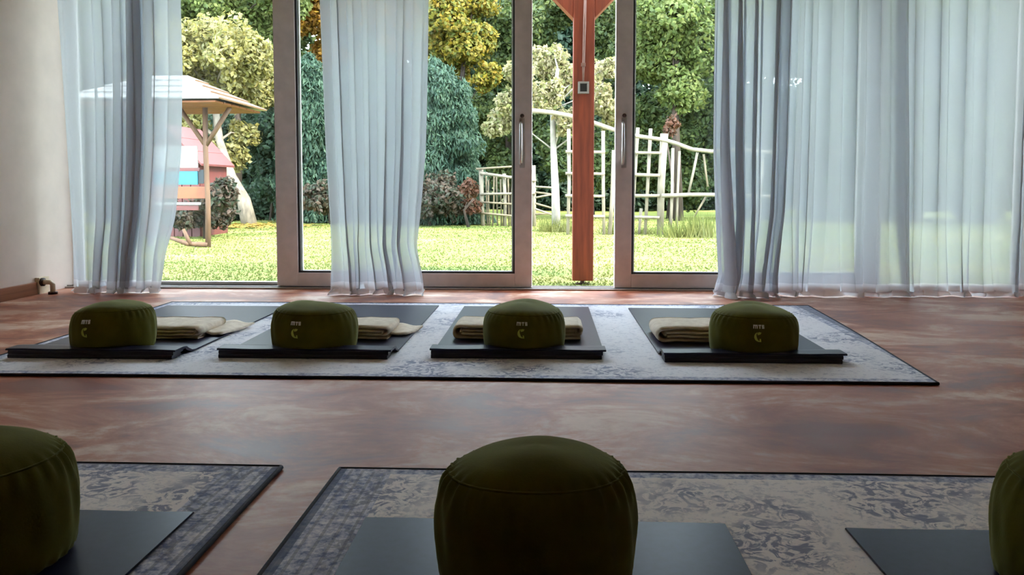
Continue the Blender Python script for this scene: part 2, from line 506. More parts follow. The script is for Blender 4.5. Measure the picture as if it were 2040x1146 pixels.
n = 90000
yy = 5.56 * (19.0 / 5.56) ** RNG.random(n)
xx = (RNG.random(n) * 2 - 1) * (yy * 0.72 + 1.0) - yy * 0.03
ang = RNG.random(n) * 2 * PI
hh = 0.010 + 0.016 * RNG.random(n)
ww = 0.004 + 0.0007 * yy
zz = LZ + 0.03 * np.sin(xx * .7 + yy * .3) * np.sin(yy * .5) * np.minimum(1, (yy - 5.5) / 4) - 0.003
lean = (RNG.random((n, 2)) - 0.5) * 0.05
V = np.empty((n, 3, 3))
V[:, 0] = np.stack([xx - np.cos(ang) * ww, yy - np.sin(ang) * ww, zz], 1)
V[:, 1] = np.stack([xx + np.cos(ang) * ww, yy + np.sin(ang) * ww, zz], 1)
V[:, 2] = np.stack([xx + lean[:, 0], yy + lean[:, 1], zz + hh], 1)
tag(raw('grass', V.reshape(-1, 3), np.arange(3 * n).reshape(-1, 3), 'grass_blade'), 'short yellow-green grass covering the garden lawn', 'grass', kind='stuff')

def litter(cx, cy, rx, ry, n, label):
    x = cx + RNG.normal(0, rx, n)
    y = cy + RNG.normal(0, ry, n)
    a = RNG.random(n) * 2 * PI
    s = 0.03 + 0.03 * RNG.random(n)
    z = np.array([lawn_z(p, q) for p, q in zip(x, y)]) + 0.03 + 0.01 * RNG.random(n)
    V = np.empty((n, 4, 3))
    for k in range(4):
        r = s * (1 if k % 2 == 0 else 0.6)
        V[:, k] = np.stack([x + np.cos(a + k * PI / 2) * r, y + np.sin(a + k * PI / 2) * r, z + (RNG.random(n) - .5) * .02], 1)
    tag(raw('fallen_leaves', V.reshape(-1, 3), np.arange(4 * n).reshape(-1, 4), 'litter'), label, 'leaves', kind='stuff')
litter(-5.6, 14.0, 0.8, 0.4, 900, 'orange leaves fallen under the pale yellow tree')

# ------------------------------------------------------------------ trees and shrubs
def P(px, py, Y):
    """point at distance Y for a position measured in the photograph"""
    return Vector(((px - 1089.0) / 1650.0 * Y, Y, 0.68 + (370.0 - py) / 1650.0 * Y))

def leaves_mesh(blobs, leaf, cover, droop=0.0, slim=0.6):
    cs = []
    area = leaf * leaf * slim * 2
    for (c, r) in blobs:
        rx, ry, rz = r
        n = int(cover * PI * rx * rz / (area * 0.5))
        d = RNG.normal(size=(n, 3))
        d /= np.linalg.norm(d, axis=1)[:, None]
        rad = 0.45 + 0.6 * RNG.random(n) ** 0.6
        ph = RNG.random(3) * 6
        lump = 1 + 0.16 * np.sin(d[:, 0] * 5 + ph[0]) + 0.16 * np.sin(d[:, 2] * 6 + ph[1]) + 0.12 * np.sin(d[:, 1] * 7 + ph[2])
        p = np.array(c) + d * (rad * lump)[:, None] * np.array(r)
        nrm = d * 0.7 + RNG.normal(size=(n, 3)) * 0.7 + np.array([0, -0.1, 0.35])
        nrm /= np.linalg.norm(nrm, axis=1)[:, None]
        a = np.cross(nrm, RNG.normal(size=(n, 3)) + np.array([0, 0, droop * 4]))
        a /= np.linalg.norm(a, axis=1)[:, None] + 1e-9
        b = np.cross(nrm, a)
        if droop:
            a, b = b, a
        s = leaf * (0.65 + 0.7 * RNG.random(n))[:, None]
        q = np.stack([p - a * s, p + b * s * slim, p + a * s, p - b * s * slim], 1)
        q[:, 2] += nrm * s * 0.25
        cs.append(q.reshape(-1, 3))
    V = np.concatenate(cs)
    return V, np.arange(len(V)).reshape(-1, 4)

def tree(name, label, cat, blobs_px, Y, leafm, leaf=0.055, cover=5.0, trunk=None, bark='bark_dark', tr=0.11, group=None, depth=0.9, droop=0.0, slim=0.6):
    blobs = []
    for px, py, r in blobs_px:
        c = P(px, py, Y + random.uniform(-0.6, 0.6))
        rr = r / 1650.0 * Y
        k = 3
        blobs.append((c, (rr * .8, rr * depth, rr * .8)))
        for _ in range(k):
            a, b = random.uniform(0, 2 * PI), random.uniform(-0.9, 0.9)
            q = c + Vector((math.cos(a) * rr * .62, math.sin(a) * rr * .4, b * rr * .6))
            s = rr * random.uniform(.36, .55)
            blobs.append((q, (s, s, s)))
    blobs = [(c, r) for c, r in blobs]
    if trunk is None:
        mx_ = sum(b[0] for b in blobs_px) / len(blobs_px)
        x = (mx_ - 1089) / 1650 * Y
        g = lawn_z(x, Y)
        top = max(c.z for c, r in blobs)
        trunk = [(x, Y, g - .05), (x + random.uniform(-.1, .1), Y, g + (top - g) * .4), (x + random.uniform(-.2, .2), Y, g + (top - g) * .8)]
    x, y, z = trunk[0]
    root = empty(name, (x, y, z), label, cat, group)
    m = len(trunk)
    if cat == 'shrub':
        tr = .035
    tk = MB().tube(trunk, [tr * (1 - 0.65 * i / (m - 1)) for i in range(m)], 9).build('trunk', bark, root, True)
    for c, r in blobs[::4]:
        i = min(range(1, m), key=lambda k: (Vector(trunk[k]) - c).length + (2 if trunk[k][2] > c.z else 0))
        s = Vector(trunk[i])
        if (c - s).length > 0.3:
            mid = (s + c) / 2 + Vector((0, 0, 0.1))
            MB().tube([s, mid, c], [tr * .2, tr * .12, tr * .05], 6).build('branch', bark, tk, True)
    V, F = leaves_mesh(blobs, leaf, cover, droop, slim)
    raw('crown', V, F, leafm, root)
    return root

def conifer(name, label, px, base_py, top_py, half, Y, leafm, cover=7.5, leaf=0.055):
    b = P(px, base_py, Y)
    tpt = P(px, top_py, Y)
    g = lawn_z(b.x, Y)
    root = empty(name, (b.x, Y, g - 0.03), label, 'shrub', 'bluish evergreens behind the lawn')
    h = tpt.z - g
    w = half / 1650.0 * Y
    MB().tube([(b.x, Y, g - .03), (b.x, Y, g + h * .9)], [0.09, 0.02], 7).build('trunk', 'bark_dark', root, True)
    blobs = []
    k = 11
    for i in range(k):
        f = i / (k - 1)
        rr = w * (1 - f) ** 0.42 * (0.85 if i == 0 else 1) * random.uniform(.8, 1.12) + 0.12
        for _ in range(4):
            a = random.uniform(0, 2 * PI)
            s = rr * random.uniform(.5, .7)
            blobs.append((Vector((b.x + math.cos(a) * rr * .5, Y + math.sin(a) * rr * .5, g + 0.12 + f * h * .95)), (s, s, s * .9 + .08)))
    V, F = leaves_mesh(blobs, leaf, cover * 0.6, 1.0, 0.34)
    V[:, 2] = np.maximum(V[:, 2], g + 0.01)
    raw('crown', V, F, leafm, root)

GB = 'trees behind the garden'
A = P(490, 452, 15)
tree('pale_leaf_tree', 'pale yellow tree with a leaning grey trunk, beside the shelter roof', 'tree',
     [(400, 80, 62), (462, 105, 72), (505, 175, 48), (420, 165, 62), (378, 250, 40), (478, 268, 34), (452, 310, 38), (335, 110, 72), (290, 190, 60), (410, 300, 26)], 15.0, 'leaf_pale_yellow',
     leaf=0.048, cover=3.6, trunk=[(A.x, 15, LZ - .05), P(478, 400, 15), P(452, 352, 15), P(430, 280, 15), P(420, 180, 15)], bark='bark_grey', tr=0.15)
tree('green_tree', 'tall green tree above the pale yellow tree', 'tree', [(420, -30, 90), (530, 50, 70), (310, -10, 110), (560, -20, 60), (500, 120, 60)], 19.0, 'leaf_lime', group=GB)
tree('dark_shrub', 'dense dark green shrub behind the leaning trunk', 'shrub',
     [(545, 260, 50), (560, 350, 62), (518, 405, 48), (600, 390, 50), (605, 300, 55), (470, 410, 42), (420, 415, 40)], 16.6, 'leaf_dark', group=GB)
tree('low_shrub', 'dark brown shrub between the shelter post and the leaning trunk', 'shrub', [(425, 395, 34), (400, 412, 32), (442, 375, 22), (366, 425, 28), (325, 425, 30), (445, 420, 24), (395, 438, 22), (350, 440, 22), (425, 436, 22)], 11.2, 'leaf_russet', leaf=0.04)
tree('orange_tree', 'orange autumn tree at the top edge beside the middle curtain', 'tree', [(612, 40, 40), (600, -30, 60), (690, 20, 80), (770, 30, 80), (660, 110, 50), (770, 130, 60), (800, 190, 50)], 20.0, 'leaf_orange', group=GB)
conifer('blue_conifer', 'bluish conifer seen beside the tall door stile', 615, 440, 120, 66, 15.8, 'leaf_teal')
conifer('blue_conifer', 'bluish conifer screened by the middle curtain', 735, 440, 90, 85, 16.4, 'leaf_teal')
conifer('blue_conifer', 'bluish conifer showing at the middle curtain edge, over russet shrubs', 868, 440, 130, 92, 15.8, 'leaf_teal')
tree('russet_shrub', 'low russet and green shrub at the foot of the conifers', 'shrub', [(880, 385, 46), (840, 400, 40), (905, 410, 30), (780, 400, 40)], 14.9, 'leaf_russet', leaf=0.045, trunk=None)
tree('low_shrub', 'low brown-green shrub right of the tall door stile', 'shrub', [(630, 395, 38), (680, 405, 36)], 14.9, 'leaf_russet', leaf=0.045)
tree('red_shrub', 'small reddish shrub beside the left run of the branch fence', 'shrub', [(932, 375, 20), (935, 410, 22)], 14.7, 'leaf_red', leaf=0.04)
tree('yellow_tree', 'golden yellow autumn tree right of the middle curtain', 'tree',
     [(890, 40, 56), (932, 95, 52), (905, 150, 44), (950, 10, 46), (965, 160, 30), (860, 90, 50)], 18.0, 'leaf_yellow', group=GB, leaf=0.055)
tree('green_tree', 'green tree between the golden tree and the right door stile', 'tree',
     [(1010, 50, 55), (1020, 130, 55), (990, 280, 48), (1010, 340, 45), (960, 225, 45), (1060, 60, 60), (1050, 240, 50)], 19.6, 'leaf_green', group=GB)
B = P(1108, 460, 13.6)
tree('cream_leaf_tree', 'cream leaved tree with a straight whitish trunk behind the red post', 'tree',
     [(1100, 125, 44), (1150, 160, 46), (1195, 205, 36), (1085, 195, 36), (1205, 140, 26), (1130, 240, 34), (1040, 150, 36), (1000, 245, 38), (1012, 205, 26), (1215, 240, 22)], 13.6, 'leaf_cream',
     leaf=0.042, cover=2.3, trunk=[(B.x, 13.6, LZ - .05), P(1106, 380, 13.6), P(1102, 300, 13.6), P(1100, 220, 13.6), P(1110, 140, 13.6)], bark='bark_pale', tr=0.078)
tree('green_tree', 'green tree behind the braces of the red post', 'tree', [(1100, 20, 60), (1180, 40, 60), (1235, 110, 60), (1160, -40, 80), (1225, 200, 50), (1130, 300, 60), (1200, 320, 60)], 19.0, 'leaf_green', group=GB)
tree('lime_tree', 'yellow-green tree above the ladder fence', 'tree',
     [(1330, 40, 74), (1295, 120, 62), (1385, 95, 66), (1350, 175, 52), (1440, 60, 70), (1300, -30, 70)], 17.0, 'leaf_lime', group=GB)
tree('dark_tree', 'green tree low behind the ladder fence, under the yellow-green one', 'tree',
     [(1300, 235, 52), (1385, 225, 60), (1345, 280, 52), (1420, 300, 60), (1290, 330, 55), (1370, 360, 60), (1230, 330, 50)], 18.4, 'leaf_green', group=GB)
tree('red_shrub', 'rust coloured shrub rising over the ladder fence', 'shrub', [(1335, 245, 15), (1330, 265, 13)], 15.2, 'leaf_red', leaf=0.04, cover=2.5)
for lab, bl, Y, lm in (
    ('green tree screened by the gathered right curtain', [(1520, 90, 90), (1480, 220, 70), (1560, 300, 80), (1500, 390, 60)], 17.5, 'leaf_green'),
    ('teal tree screened by the fourth curtain', [(1650, 70, 110), (1620, 220, 90), (1700, 300, 90), (1650, 395, 60)], 17.0, 'leaf_teal'),
    ('lime tree screened between the two right-hand curtains', [(1800, 60, 110), (1780, 220, 90), (1840, 330, 90), (1780, 400, 60)], 17.8, 'leaf_lime'),
    ('green tree screened by the curtain next to the right wall', [(1950, 70, 120), (1930, 230, 100), (2010, 330, 90), (1920, 400, 60)], 16.8, 'leaf_green'),
    ('green tree screened by the left curtain', [(200, 90, 110), (230, 230, 70), (130, 330, 80), (210, 400, 60)], 17.5, 'leaf_green'),
    ('lime tree at the left wall behind the curtain', [(60, 60, 120), (40, 220, 100), (90, 380, 70)], 18.0, 'leaf_lime')):
    tree('garden_tree', lab, 'tree', bl, Y, lm, group=GB, cover=4.0)
# a belt of taller wood further off closes the view
k = 0
for x, y, lm, h in ((-17, 25, 'leaf_dark', 8), (-13.5, 26, 'leaf_green', 9), (-10, 24.5, 'leaf_dark', 8.5), (-6.8, 26, 'leaf_green', 9.5), (-3.6, 24.5, 'leaf_dark', 9), (-0.6, 25.5, 'leaf_green', 8.5),
                    (2.4, 24.5, 'leaf_dark', 9), (5.4, 26, 'leaf_green', 9.5), (8.6, 24.5, 'leaf_dark', 8.6), (12, 26, 'leaf_green', 9), (15.5, 25, 'leaf_dark', 8.5)):
    g = lawn_z(x, y)
    names = ['first', 'second', 'third', 'fourth', 'fifth', 'sixth', 'seventh', 'eighth', 'ninth', 'tenth', 'last']
    root = empty('woodland_tree', (x, y, g), '%s from the left of the tall trees closing the view far behind' % names[k], 'tree', 'woodland belt')
    MB().tube([(x, y, g - .1), (x + .1, y, g + h * .8)], [.2, .06], 8).build('trunk', 'bark_dark', root, True)
    bl = []
    for i in range(11):
        zc = g + 0.8 + (h - 1.4) * i / 10
        rr = random.uniform(1.1, 1.6)
        bl.append((Vector((x + random.uniform(-1.1, 1.1), y + random.uniform(-.6, .6), zc)), (rr, rr * .7, rr * .8)))
    V, F = leaves_mesh(bl, 0.11, 3.4)
    V[:, 2] = np.maximum(V[:, 2], g + .01)
    raw('crown', V, F, lm, root)
    k += 1

hr = empty('hedge', (0, 22.6, lawn_z(0, 22.6)), 'long clipped evergreen hedge at the far end of the garden', 'hedge')
bl = []
for i in range(34):
    x = -17 + i * 1.03
    for zc, rz in ((.7, .9), (1.9, .9)):
        bl.append((Vector((x, 22.6 + random.uniform(-.2, .2), lawn_z(x, 22.6) + zc)), (.85, .5, rz)))
V, F = leaves_mesh(bl, 0.08, 3.0)
V[:, 2] = np.maximum(V[:, 2], lawn_z(0, 22.6) + .005)
raw('foliage', V, F, 'leaf_dark', hr)
for i in range(0, 34, 3):
    x = -17 + i * 1.03
    MB().tube([(x, 22.6, lawn_z(x, 22.6) - .05), (x + .05, 22.6, lawn_z(x, 22.6) + 2.0)], [.05, .02], 6).build('stem', 'bark_dark', hr, True)

# ------------------------------------------------------------------ branch fence and ladder trellis
def stick(parent, name, pts, px_w, Y, mat='stick_wood', n=7):
    q = []
    for i, (x, y) in enumerate(pts):
        v_ = P(x, y, Y)
        q.append(v_)
    # a little natural crookedness
    full = []
    for i in range(len(q) - 1):
        full.append(q[i])
        L = (q[i + 1] - q[i]).length
        full.append((q[i] + q[i + 1]) / 2 + Vector((random.uniform(-1, 1), random.uniform(-1, 1), random.uniform(-.5, .5))) * L * 0.012)
    full.append(q[-1])
    r = px_w / 2 / 1650.0 * Y
    m = len(full)
    return MB().tube(full, [r * (1.08 - 0.16 * i / (m - 1)) for i in range(m)], n).build(name, mat, parent, True)

YF = 12.3
b0 = P(1260, 470, YF)
tf = empty('ladder_trellis', (b0.x, YF, LZ), 'pale ladder trellis of debarked poles right of the red post', 'trellis')
def foot(px, Y=YF):
    # pixel height of the lawn at distance Y
    return 370 + (0.68 - LZ) / Y * 1650 + 4
fy = foot(1200)
for x0, y0, x1, w in ((1268, 256, 1258, 7), (1293, 258, 1284, 7), (1320, 268, 1314, 15), (1132, 258, 1131, 7), (1200, 262, 1203, 7), (1222, 300, 1214, 9)):
    stick(tf, 'pole', [(x0, y0), (x1, fy)], w, YF)
for y0, x0, x1, w in ((305, 1255, 1313, 6), (348, 1254, 1312, 7), (390, 1252, 1312, 7), (432, 1254, 1312, 6)):
    stick(tf, 'rung', [(x0, y0), (x1, y0 + random.uniform(-1, 2))], w, YF - 0.06)
for y0 in (303, 346, 390, 430):
    stick(tf, 'rung', [(1126, y0), (1204, y0 + 1)], 6, YF - 0.06)
stick(tf, 'pole', [(1276, 415), (1272, fy)], 6, YF + .1)
stick(tf, 'top_rail', [(1058, 222), (1100, 226), (1140, 234), (1180, 246), (1220, 260), (1262, 272), (1318, 280)], 9, YF - 0.1)

YG = 11.9
bf = empty('branch_fence', (P(1400, 470, YG).x, YG, LZ), 'rough stick fence with sagging top branch, beside the gathered right curtain', 'fence')
fy2 = foot(1400, YG)
stick(bf, 'top_rail', [(1318, 280), (1345, 288), (1375, 299), (1412, 303), (1470, 300), (1540, 306)], 8, YG)
stick(bf, 'rail', [(1316, 390), (1370, 388), (1412, 388), (1480, 390), (1540, 392)], 8, YG)
for x0, y0, x1, y1, w in ((1337, 296, 1334, fy2, 6), (1350, 302, 1346, fy2, 5), (1385, 305, 1368, 388, 5), (1397, 308, 1406, 372, 4), (1404, 390, 1380, 432, 4),
                          (1436, 306, 1432, fy2, 6), (1470, 304, 1474, fy2, 6), (1512, 306, 1508, fy2, 6), (1540, 300, 1541, fy2, 9)):
    stick(bf, 'stick', [(x0, y0), (x1, y1)], w, YG + .06, 'stick_wood' if w > 4 else 'stick_old')

YH = 15.4
lf = empty('branch_fence', (P(990, 445, YH).x, YH, LZ), 'grey stick fence between the red shrub and the door stile with handle', 'fence')
fy3 = foot(990, YH)
for x0, y0, x1, w in ((958, 338, 962, 9), (1004, 346, 1006, 7), (1062, 330, 1064, 9)):
    stick(lf, 'post', [(x0, y0), (x1, fy3)], w, YH, 'stick_wood')
for x0, y0, x1, y1, w in ((948, 337, 1040, 331, 4), (956, 345, 1068, 360, 6), (956, 387, 1068, 385, 5), (956, 403, 1050, 408, 4), (948, 424, 1020, 430, 4)):
    stick(lf, 'rail', [(x0, y0), (x1, y1)], w, YH - .07, 'stick_wood' if w > 4 else 'stick_old')
for i in range(13):
    x = 968 + i * 7.2
    stick(lf, 'stick', [(x + random.uniform(-3, 3), 348 + random.uniform(0, 12)), (x + random.uniform(-3, 3), fy3)], 3.4, YH + .07, 'stick_old', 5)
for i in range(6):
    y = 372 + i * 11
    stick(lf, 'stick', [(1066, y), (1100 + random.uniform(-6, 12), y + random.uniform(-10, 14))], 4, YH - .3, 'stick_old' if i % 2 else 'stick_wood', 5)

# weeds at the fence foot
for lab, bl, Y in (('pale grass tuft round the whitish trunk', [(1095, 448, 16), (1120, 450, 14)], 13.3),
                   ('tall yellow-green grass tuft under the stick fence', [(1370, 450, 24), (1400, 440, 20), (1340, 458, 16)], 11.6),
                   ('yellow-green grass tuft under the ladder trellis', [(1225, 455, 16), (1285, 462, 14)], 12.6)):
    xs = sum(b[0] for b in bl) / len(bl)
    base = P(xs, 460, Y)
    r = empty('grass_tuft', (base.x, Y, LZ), lab, 'grass')
    mb = []
    for px, py, s in bl:
        c = P(px, py, Y)
        for _ in range(170):
            x = c.x + random.gauss(0, s / 1650 * Y * .8)
            y = Y + random.gauss(0, .15)
            hgt = max(.05, (c.z - LZ) + random.uniform(0, s * 1.3) / 1650 * Y)
            a = random.uniform(0, 2 * PI)
            w = .009
            l = (random.gauss(0, .07), random.gauss(0, .07))
            mb.append([(x - math.cos(a) * w, y - math.sin(a) * w, LZ - .02), (x + math.cos(a) * w, y + math.sin(a) * w, LZ - .02), (x + l[0], y + l[1], LZ + hgt)])
    V = np.array(mb).reshape(-1, 3)
    o = raw('blades', V, np.arange(len(V)).reshape(-1, 3), 'grass_blade', r)
    o['kind'] = 'stuff'

# ------------------------------------------------------------------ timber shelter with coloured play counter
YS = 9.66
XS0, XS1 = -4.72, -4.02
sh = empty('play_shelter', (-4.4, YS, LZ), 'timber garden shelter with white hip roof and painted boards behind left curtain', 'shelter')
ze, zeR, zr = 1.634, 1.630, 1.985
xe0, xe1 = -5.40, -3.59
ye0, ye1 = 9.0, 10.55
xr0, xr1 = -4.75, -4.27
ym = (ye0 + ye1) / 2
def course(fl, fr, bl, br, u0, u1, lift):
    L = lambda a, b, u: Vector(a) * (1 - u) + Vector(b) * u
    a, b, c, d = L(fl, bl, u0), L(fr, br, u0), L(fr, br, u1), L(fl, bl, u1)
    n_ = (b - a).cross(d - a).normalized()
    if n_.z < 0: n_ = -n_
    vs_ = [a + n_ * lift, b + n_ * lift, c + n_ * .004, d + n_ * .004]
    return MB().add(vs_ + [p_ - n_ * .018 for p_ in vs_], [(0, 1, 2, 3), (7, 6, 5, 4), (0, 4, 5, 1), (1, 5, 6, 2), (2, 6, 7, 3), (3, 7, 4, 0)])
E0, E1, E2, E3 = (xe0, ye0, ze), (xe1, ye0, zeR), (xe1, ye1, zeR), (xe0, ye1, ze)
R0, R1 = (xr0, ym, zr), (xr1, ym, zr)
for k in range(4):
    u0, u1 = k / 4, (k + 1) / 4 + (0.03 if k < 3 else 0)
    course(E0, E1, R0, R1, u0, u1, .022).build('roof_board', 'hut_roof_white', sh)
    course(E1, E2, R1, R1, u0, min(u1, .999), .022).build('roof_board', 'hut_roof_brown', sh)
    course(E2, E3, R1, R0, u0, u1, .022).build('roof_board', 'hut_roof_white', sh)
    course(E3, E0, R0, R0, u0, min(u1, .999), .022).build('roof_board', 'hut_roof_white', sh)
dz = Vector((0, 0, -.05))
for k in range(6):
    u0, u1 = k / 6, (k + 1) / 6 - .01
    y0, y1 = ye0 + .05 + (ye1 - ye0 - .1) * u0, ye0 + .05 + (ye1 - ye0 - .1) * u1
    MB().add([(xe0 + .06, y0, ze - .05), (xe1 - .06, y0, zeR - .03), (xe1 - .06, y1, zeR - .03), (xe0 + .06, y1, ze - .05),
              (xe0 + .06, y0, ze - .03), (xe1 - .06, y0, zeR - .01), (xe1 - .06, y1, zeR - .01), (xe0 + .06, y1, ze - .03)],
             [(3, 2, 1, 0), (4, 5, 6, 7), (0, 1, 5, 4), (1, 2, 6, 5), (2, 3, 7, 6), (3, 0, 4, 7)]).build('soffit_board', 'hut_soffit', sh)
for x in (XS0, XS1):
    for y in (YS,):
        MB().tube([(x, y, LZ - .05), (x + .01, y, .5), (x - .005, y, 1.1), (x, y, ze - .03)], [.036, .032, .032, .032], 8).build('post', 'hut_timber', sh, True)
s_ = 1
MB().tube([(XS1, YS, 1.15), (XS1 - .3, YS, ze - .05)], .028, 7).build('brace', 'hut_timber', sh, True)
MB().tube([(XS1, YS, 1.15), (XS1 + .3, YS, zeR - .03)], .028, 7).build('brace', 'hut_timber', sh, True)
MB().tube([(XS0, YS, 1.15), (XS0 + .3, YS, ze - .05)], .028, 7).build('brace', 'hut_timber', sh, True)
MB().tube([(XS1, YS - .02, LZ + .03), P(360, 488, YS - .1), P(325, 476, YS - .1)], [.03, .03, .02], 7).build('foot_brace', 'hut_timber', sh, True)
MB().tube([P(366, 490, YS - .1), P(352, 458, YS - .1)], [.025, .02], 7).build('foot_brace', 'hut_timber', sh, True)
def board(name, mat, x0, x1, y0, y1, Y, th=.02):
    a, b = P(x0, y1, Y), P(x1, y0, Y)
    return MB().box(a.x, b.x, Y, Y + th, a.z, b.z).build(name, mat, sh, bevel=.003)
board('white_panel', 'paint_white', 292, 384, 290, 334, YS + .05)
a_ = [(384, 334), (384, 292), (392, 292), (372, 279), (292, 279), (292, 334)]
board('red_strip', 'paint_red', 292, 388, 334, 341, YS + .05, .03)
board('cyan_board', 'paint_cyan', 292, 384, 341, 368, YS + .05)
board('dark_board', 'paint_dark', 384, 396, 338, 366, YS + .06)
board('orange_board', 'paint_orange', 292, 399, 372, 396, YS + .05)
board('white_strip', 'paint_white', 292, 388, 404, 409, YS + .04, .03)
board('red_board', 'paint_red', 292, 384, 410, 420, YS + .05)

# red playhouse behind the shelter
YP = 11.6
rp = empty('red_playhouse', (P(370, 440, YP).x, YP + .5, LZ), 'small red gabled playhouse behind the timber shelter', 'playhouse')
w0, w1 = P(262, 0, YP).x, P(388, 0, YP).x
zw, zp = P(0, 318, YP).z, P(0, 250, YP).z
xm = P(325, 0, YP).x
for k in range(7):
    x0 = w0 + (w1 - w0) * k / 7
    x1 = w0 + (w1 - w0) * (k + 1) / 7 - .012
    def ht(x): return zp - abs(x - xm) / ((w1 - w0) / 2) * (zp - zw) - .02
    MB().prism([(x0, LZ), (x1, LZ), (x1, ht(x1)), (x0, ht(x0))], lambda u, v_, a: (u, a, v_), YP, YP + .03).build('wall_board', 'paint_red', rp)
box('back_wall', 'paint_red', w0, w1, YP + .97, YP + 1.0, LZ, zw, rp)
box('side_wall', 'paint_red', w0, w0 + .03, YP + .03, YP + .97, LZ, zw - .03, rp)
box('side_wall', 'paint_red', w1 - .03, w1, YP + .03, YP + .97, LZ, zw - .03, rp)
for s_, xe in ((-1, w0), (1, w1)):
    d_ = Vector((xe - xm, 0, zw - zp)) * 1.18
    for k in range(3):
        a, b = Vector((xm, 0, zp)) + d_ * (k / 3), Vector((xm, 0, zp)) + d_ * ((k + 1) / 3)
        MB().prism([(a.x, a.z), (b.x, b.z), (b.x, b.z + .03), (a.x, a.z + .025)], lambda u, v_, q: (u, q, v_), YP - .12, YP + 1.12).build('roof_board', 'paint_red', rp)

# ------------------------------------------------------------------ red-stained pergola post right outside
YQ = 6.15
ax0, ax1 = P(1140, 0, YQ).x, P(1181, 0, YQ).x
pw = ax1 - ax0
xc = (ax0 + ax1) / 2
pp = empty('pergola_post', (xc, YQ, LZ), 'red-stained timber post with two top braces outside the open door', 'post')
box('shaft', 'post_wood', ax0, ax1, YQ - pw / 2, YQ + pw / 2, LZ + .03, 2.46, pp, .006)
zb = P(0, 46, YQ).z
for s in (-1, 1):
    x_in = xc + s * pw / 2
    MB().prism([(x_in, zb), (x_in, zb + .20), (x_in + s * .39, zb + .575), (x_in + s * .555, zb + .575)], lambda u, v_, a: (u, a, v_), YQ - pw / 2 + .01, YQ + pw / 2 - .01).build('brace', 'post_wood', pp, bevel=.005)
box('beam', 'post_wood', xc - 2.6, xc + 2.6, YQ - .07, YQ + .07, 2.46, 2.62, pp, .006)
box('foot_plate', 'foot_metal', xc - .05, xc + .05, YQ - .05, YQ + .05, LZ - .02, LZ + .005, pp)
MB().tube([(xc, YQ, LZ), (xc, YQ, LZ + .035)], .018, 8).build('foot_pin', 'foot_metal', pp, True)
yf = YQ - pw / 2 - .006
cb = empty('outdoor_switch', (xc, yf, P(0, 180, YQ).z), 'small white framed switch box with cable on the red post', 'switch')
a, b = P(1149, 192, YQ), P(1170, 169, YQ)
zs0, zs1, xs0, xs1 = a.z, b.z, a.x, b.x
fw = .014
for q in ((xs0, xs1, zs0, zs0 + fw), (xs0, xs1, zs1 - fw, zs1), (xs0, xs0 + fw, zs0 + fw, zs1 - fw), (xs1 - fw, xs1, zs0 + fw, zs1 - fw)):
    box('frame', 'switch_white', q[0], q[1], yf - .03, yf + .005, q[2], q[3], cb, .002)
box('cover', 'switch_dark', xs0 + fw, xs1 - fw, yf - .02, yf + .005, zs0 + fw, zs1 - fw, cb)
xk = P(1159, 0, YQ).x
MB().tube([(xk, yf - .006, zs1 - .004), (xk + .002, yf - .006, P(0, 138, YQ).z), (xk + .008, yf - .006, P(0, 60, YQ).z), (xk + .012, yf - .006, P(0, 4, YQ).z)], [.007, .009, .011, .011], 8).build('cable', 'cable_plastic', cb, True)
for py in (136, 6):
    z = P(0, py, YQ).z
    MB().box(xk - .016 + (.01 if py < 50 else 0), xk + .016 + (.01 if py < 50 else 0), yf - .018, yf + .004, z - .013, z + .013).build('clip', 'cable_plastic', cb, bevel=.003)

